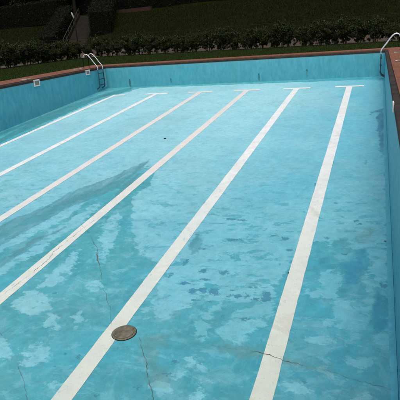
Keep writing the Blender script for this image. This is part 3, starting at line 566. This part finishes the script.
# steps, handrail, low walls, lamp
b = MB(); t0, t1 = -9.6, 5.0; n = 26; dt = (t1-t0)/n
rot = Matrix(((SN.x, SD.x, 0, 0), (SN.y, SD.y, 0, 0), (0, 0, 1, 0), (0, 0, 0, 1)))
st = thing('garden_steps', 'brownish stone steps climbing the grassy bank between two clipped hedges', 'steps', tuple(SB))
for i in range(n):
    z1 = zg(vof(sp(t0+dt*(i+.9), 0)))+.14; z0 = z1-.5
    b.box(-.85, .85, t0+dt*i-.03, t0+dt*(i+1), z0, z1, rot, .015)
b.build('treads', M['stone'], st)
hr = thing('handrail', 'thin double metal handrail along the left edge of the garden steps', 'handrail', tuple(SB))
def rp(t, h): p = sp(t, -1.05)-SB; return (p.x, p.y, zg(vof(sp(t, -1.05)))+h)
ts = [-8.0+1.0*k for k in range(15)]
MB().tube([rp(t, .95) for t in ts], .024, 8).build('top_rail', M['rail'], hr, True); MB().tube([rp(t, .50) for t in ts], .018, 8).build('mid_rail', M['rail'], hr, True)
for t in ts[::2]: MB().tube([rp(t, -.1), rp(t, .95)], .022, 8).build('post', M['rail'], hr, True)
def lowwall(label, u0, u1, v, h):
    c = xy((u0+u1)/2, v); o = MB().box(-(u1-u0)/2, (u1-u0)/2, -.15, .15, -.3, h, None, .02).build('low_wall', M['redwall'], None, loc=(c.x, c.y, zg(v))); o.rotation_euler.z = math.atan2(UD.y, UD.x); tag(o, label, 'wall')
lowwall('low reddish masonry wall at the top edge of the grassy bank', -25.5, -19.8, 15.9, .28)
lowwall('short low reddish wall at the head of the steps beside the left hedge', -30.0, -28.9, 15.0, .6)
lp = thing('lamp_post', 'slim dark lamp post with a tilted white head in front of the steps', 'lamp post', (-14.62, 11.28, 0))
MB().tube([(0, 0, -.1), (0, 0, 1.4), (0, 0, 2.75)], [.045, .040, .032], 12).build('pole', M['post'], lp, True)
MB().lathe([(.075, -.05), (.07, .0), (.05, .03), (.045, .12)], 14).build('base', M['post'], lp, True)
MB().lathe([(.02, -.30), (.055, -.27), (.075, -.12), (.075, .16), (.05, .26), (.015, .30)], 16, Matrix.Translation((-.08, -.02, 2.90)) @ Matrix.Scale(.78, 4) @ Matrix.Rotation(-.42, 4, Vector((.3, .95, 0)))).build('lamp_head', M['lamp'], lp, True)
# trees behind the top of the bank
def tree_proto(seed):
    r = np.random.default_rng(seed); b = MB(); H = 9.0; cl = []
    b.tube([(0, 0, -.3), (.1, .05, 2.2), (0, .1, 4.5), (.15, 0, 7.0)], [.26, .2, .14, .05], 10)
    for i in range(16):
        a = i*2.4+r.normal(0, .3); z = 1.6+i*.36; R = (2.7-.12*i)*r.uniform(.75, 1.1)
        e = (R*math.cos(a), R*math.sin(a), z+R*.35); b.tube([(0, 0, z), (e[0]*.5, e[1]*.5, z+R*.22), e], [.07, .05, .015], 6)
        for k in range(5): f = r.uniform(.35, 1.1); cl.append((e[0]*f+r.normal(0, .3), e[1]*f+r.normal(0, .3), z+R*.35*f+r.normal(0, .3), r.uniform(.45, .85)))
    for i in range(8): cl.append((r.normal(0, .6), r.normal(0, .6), r.uniform(6.3, 8.3), r.uniform(.5, .8)))
    C = []; T = []
    for cx, cy, cz, rad in cl:
        m = int(260*rad); d = r.normal(0, 1, (m, 3)); d /= np.linalg.norm(d, axis=1)[:, None]; d *= rad*r.uniform(.3, 1.1, m)[:, None]**.5
        C.append(d*np.array([1, 1, .75])+np.array([cx, cy, cz])); T.append(np.clip(r.normal(.45, .2, m)+r.normal(0, .1), 0, 1))
    C = np.concatenate(C); V, F = leaves(C, .13); return b, V, F, np.concatenate(T)
tp = []
for i, (u, v, s) in enumerate([(-58, 19, .95), (-53, 22, 1.1), (-48, 18.5, 1.0), (-43.5, 21, 1.15), (-39.5, 18.6, .95), (-36, 22, 1.2), (-33, 19, 1.0), (-29.5, 24.0, 1.1), (-27, 24.5, 1.25), (-24.5, 24.8, 1.0), (-20.5, 22, 1.1)]):
    p = xy(u, v); o = thing('tree', 'dark dense tree standing behind the hedges at the top of the bank', 'tree', (p.x, p.y, zg(v)), rnd.uniform(0, 6), 'trees behind the top of the bank'); o.scale = (s, s, s)
    if i < 3:
        b, V, F, T = tree_proto(50+i); tp.append((b.build('trunk', M['bark'], o, True), np_mesh('crown', V, F, M['crown'], o, tint=T)))
    else:
        for src in tp[i % 3]: c = src.copy(); COL.objects.link(c); c.parent = o

# ------------------------------------------------------------ camera, light
cam = bpy.data.cameras.new('camera'); co = bpy.data.objects.new('camera', cam); COL.objects.link(co)
cr, cu, cf = Vector((.94833659, .30831592, -.07482648)), Vector((-.02920361, .3196762, .9470767)), Vector((-.31591907, .89596229, -.31216457))
mw = Matrix((cr, cu, -cf)).transposed().to_4x4(); mw.translation = Vector((5.7368, -22.9114, 1.3442)); co.matrix_world = mw
cam.sensor_width = 36; cam.lens = 519.93/400*36; cam.clip_start = .05; cam.clip_end = 600; S.camera = co
EL, AZ = math.radians(64), math.radians(168)
W = bpy.data.worlds.new('World'); S.world = W; W.use_nodes = True; wt = W.node_tree
sk = wt.nodes.new('ShaderNodeTexSky'); sk.sky_type = 'NISHITA'; sk.sun_disc = False; sk.sun_elevation = EL; sk.sun_rotation = AZ
sk.air_density = 1.0; sk.dust_density = 4.0; sk.ozone_density = .6
wt.links.new(sk.outputs[0], wt.nodes['Background'].inputs[0]); wt.nodes['Background'].inputs[1].default_value = .12
L = bpy.data.lights.new('sun', 'SUN'); L.energy = 1.2; L.angle = math.radians(50); L.color = (1.0, .96, .90)
lo = bpy.data.objects.new('sun', L); COL.objects.link(lo)
lo.rotation_euler = Vector((math.sin(AZ)*math.cos(EL), math.cos(AZ)*math.cos(EL), math.sin(EL))).to_track_quat('Z', 'Y').to_euler()
S.view_settings.view_transform = 'Standard'; S.view_settings.look = 'None'; S.view_settings.gamma = 1; S.view_settings.use_curve_mapping = False
S.view_settings.exposure = 0.42
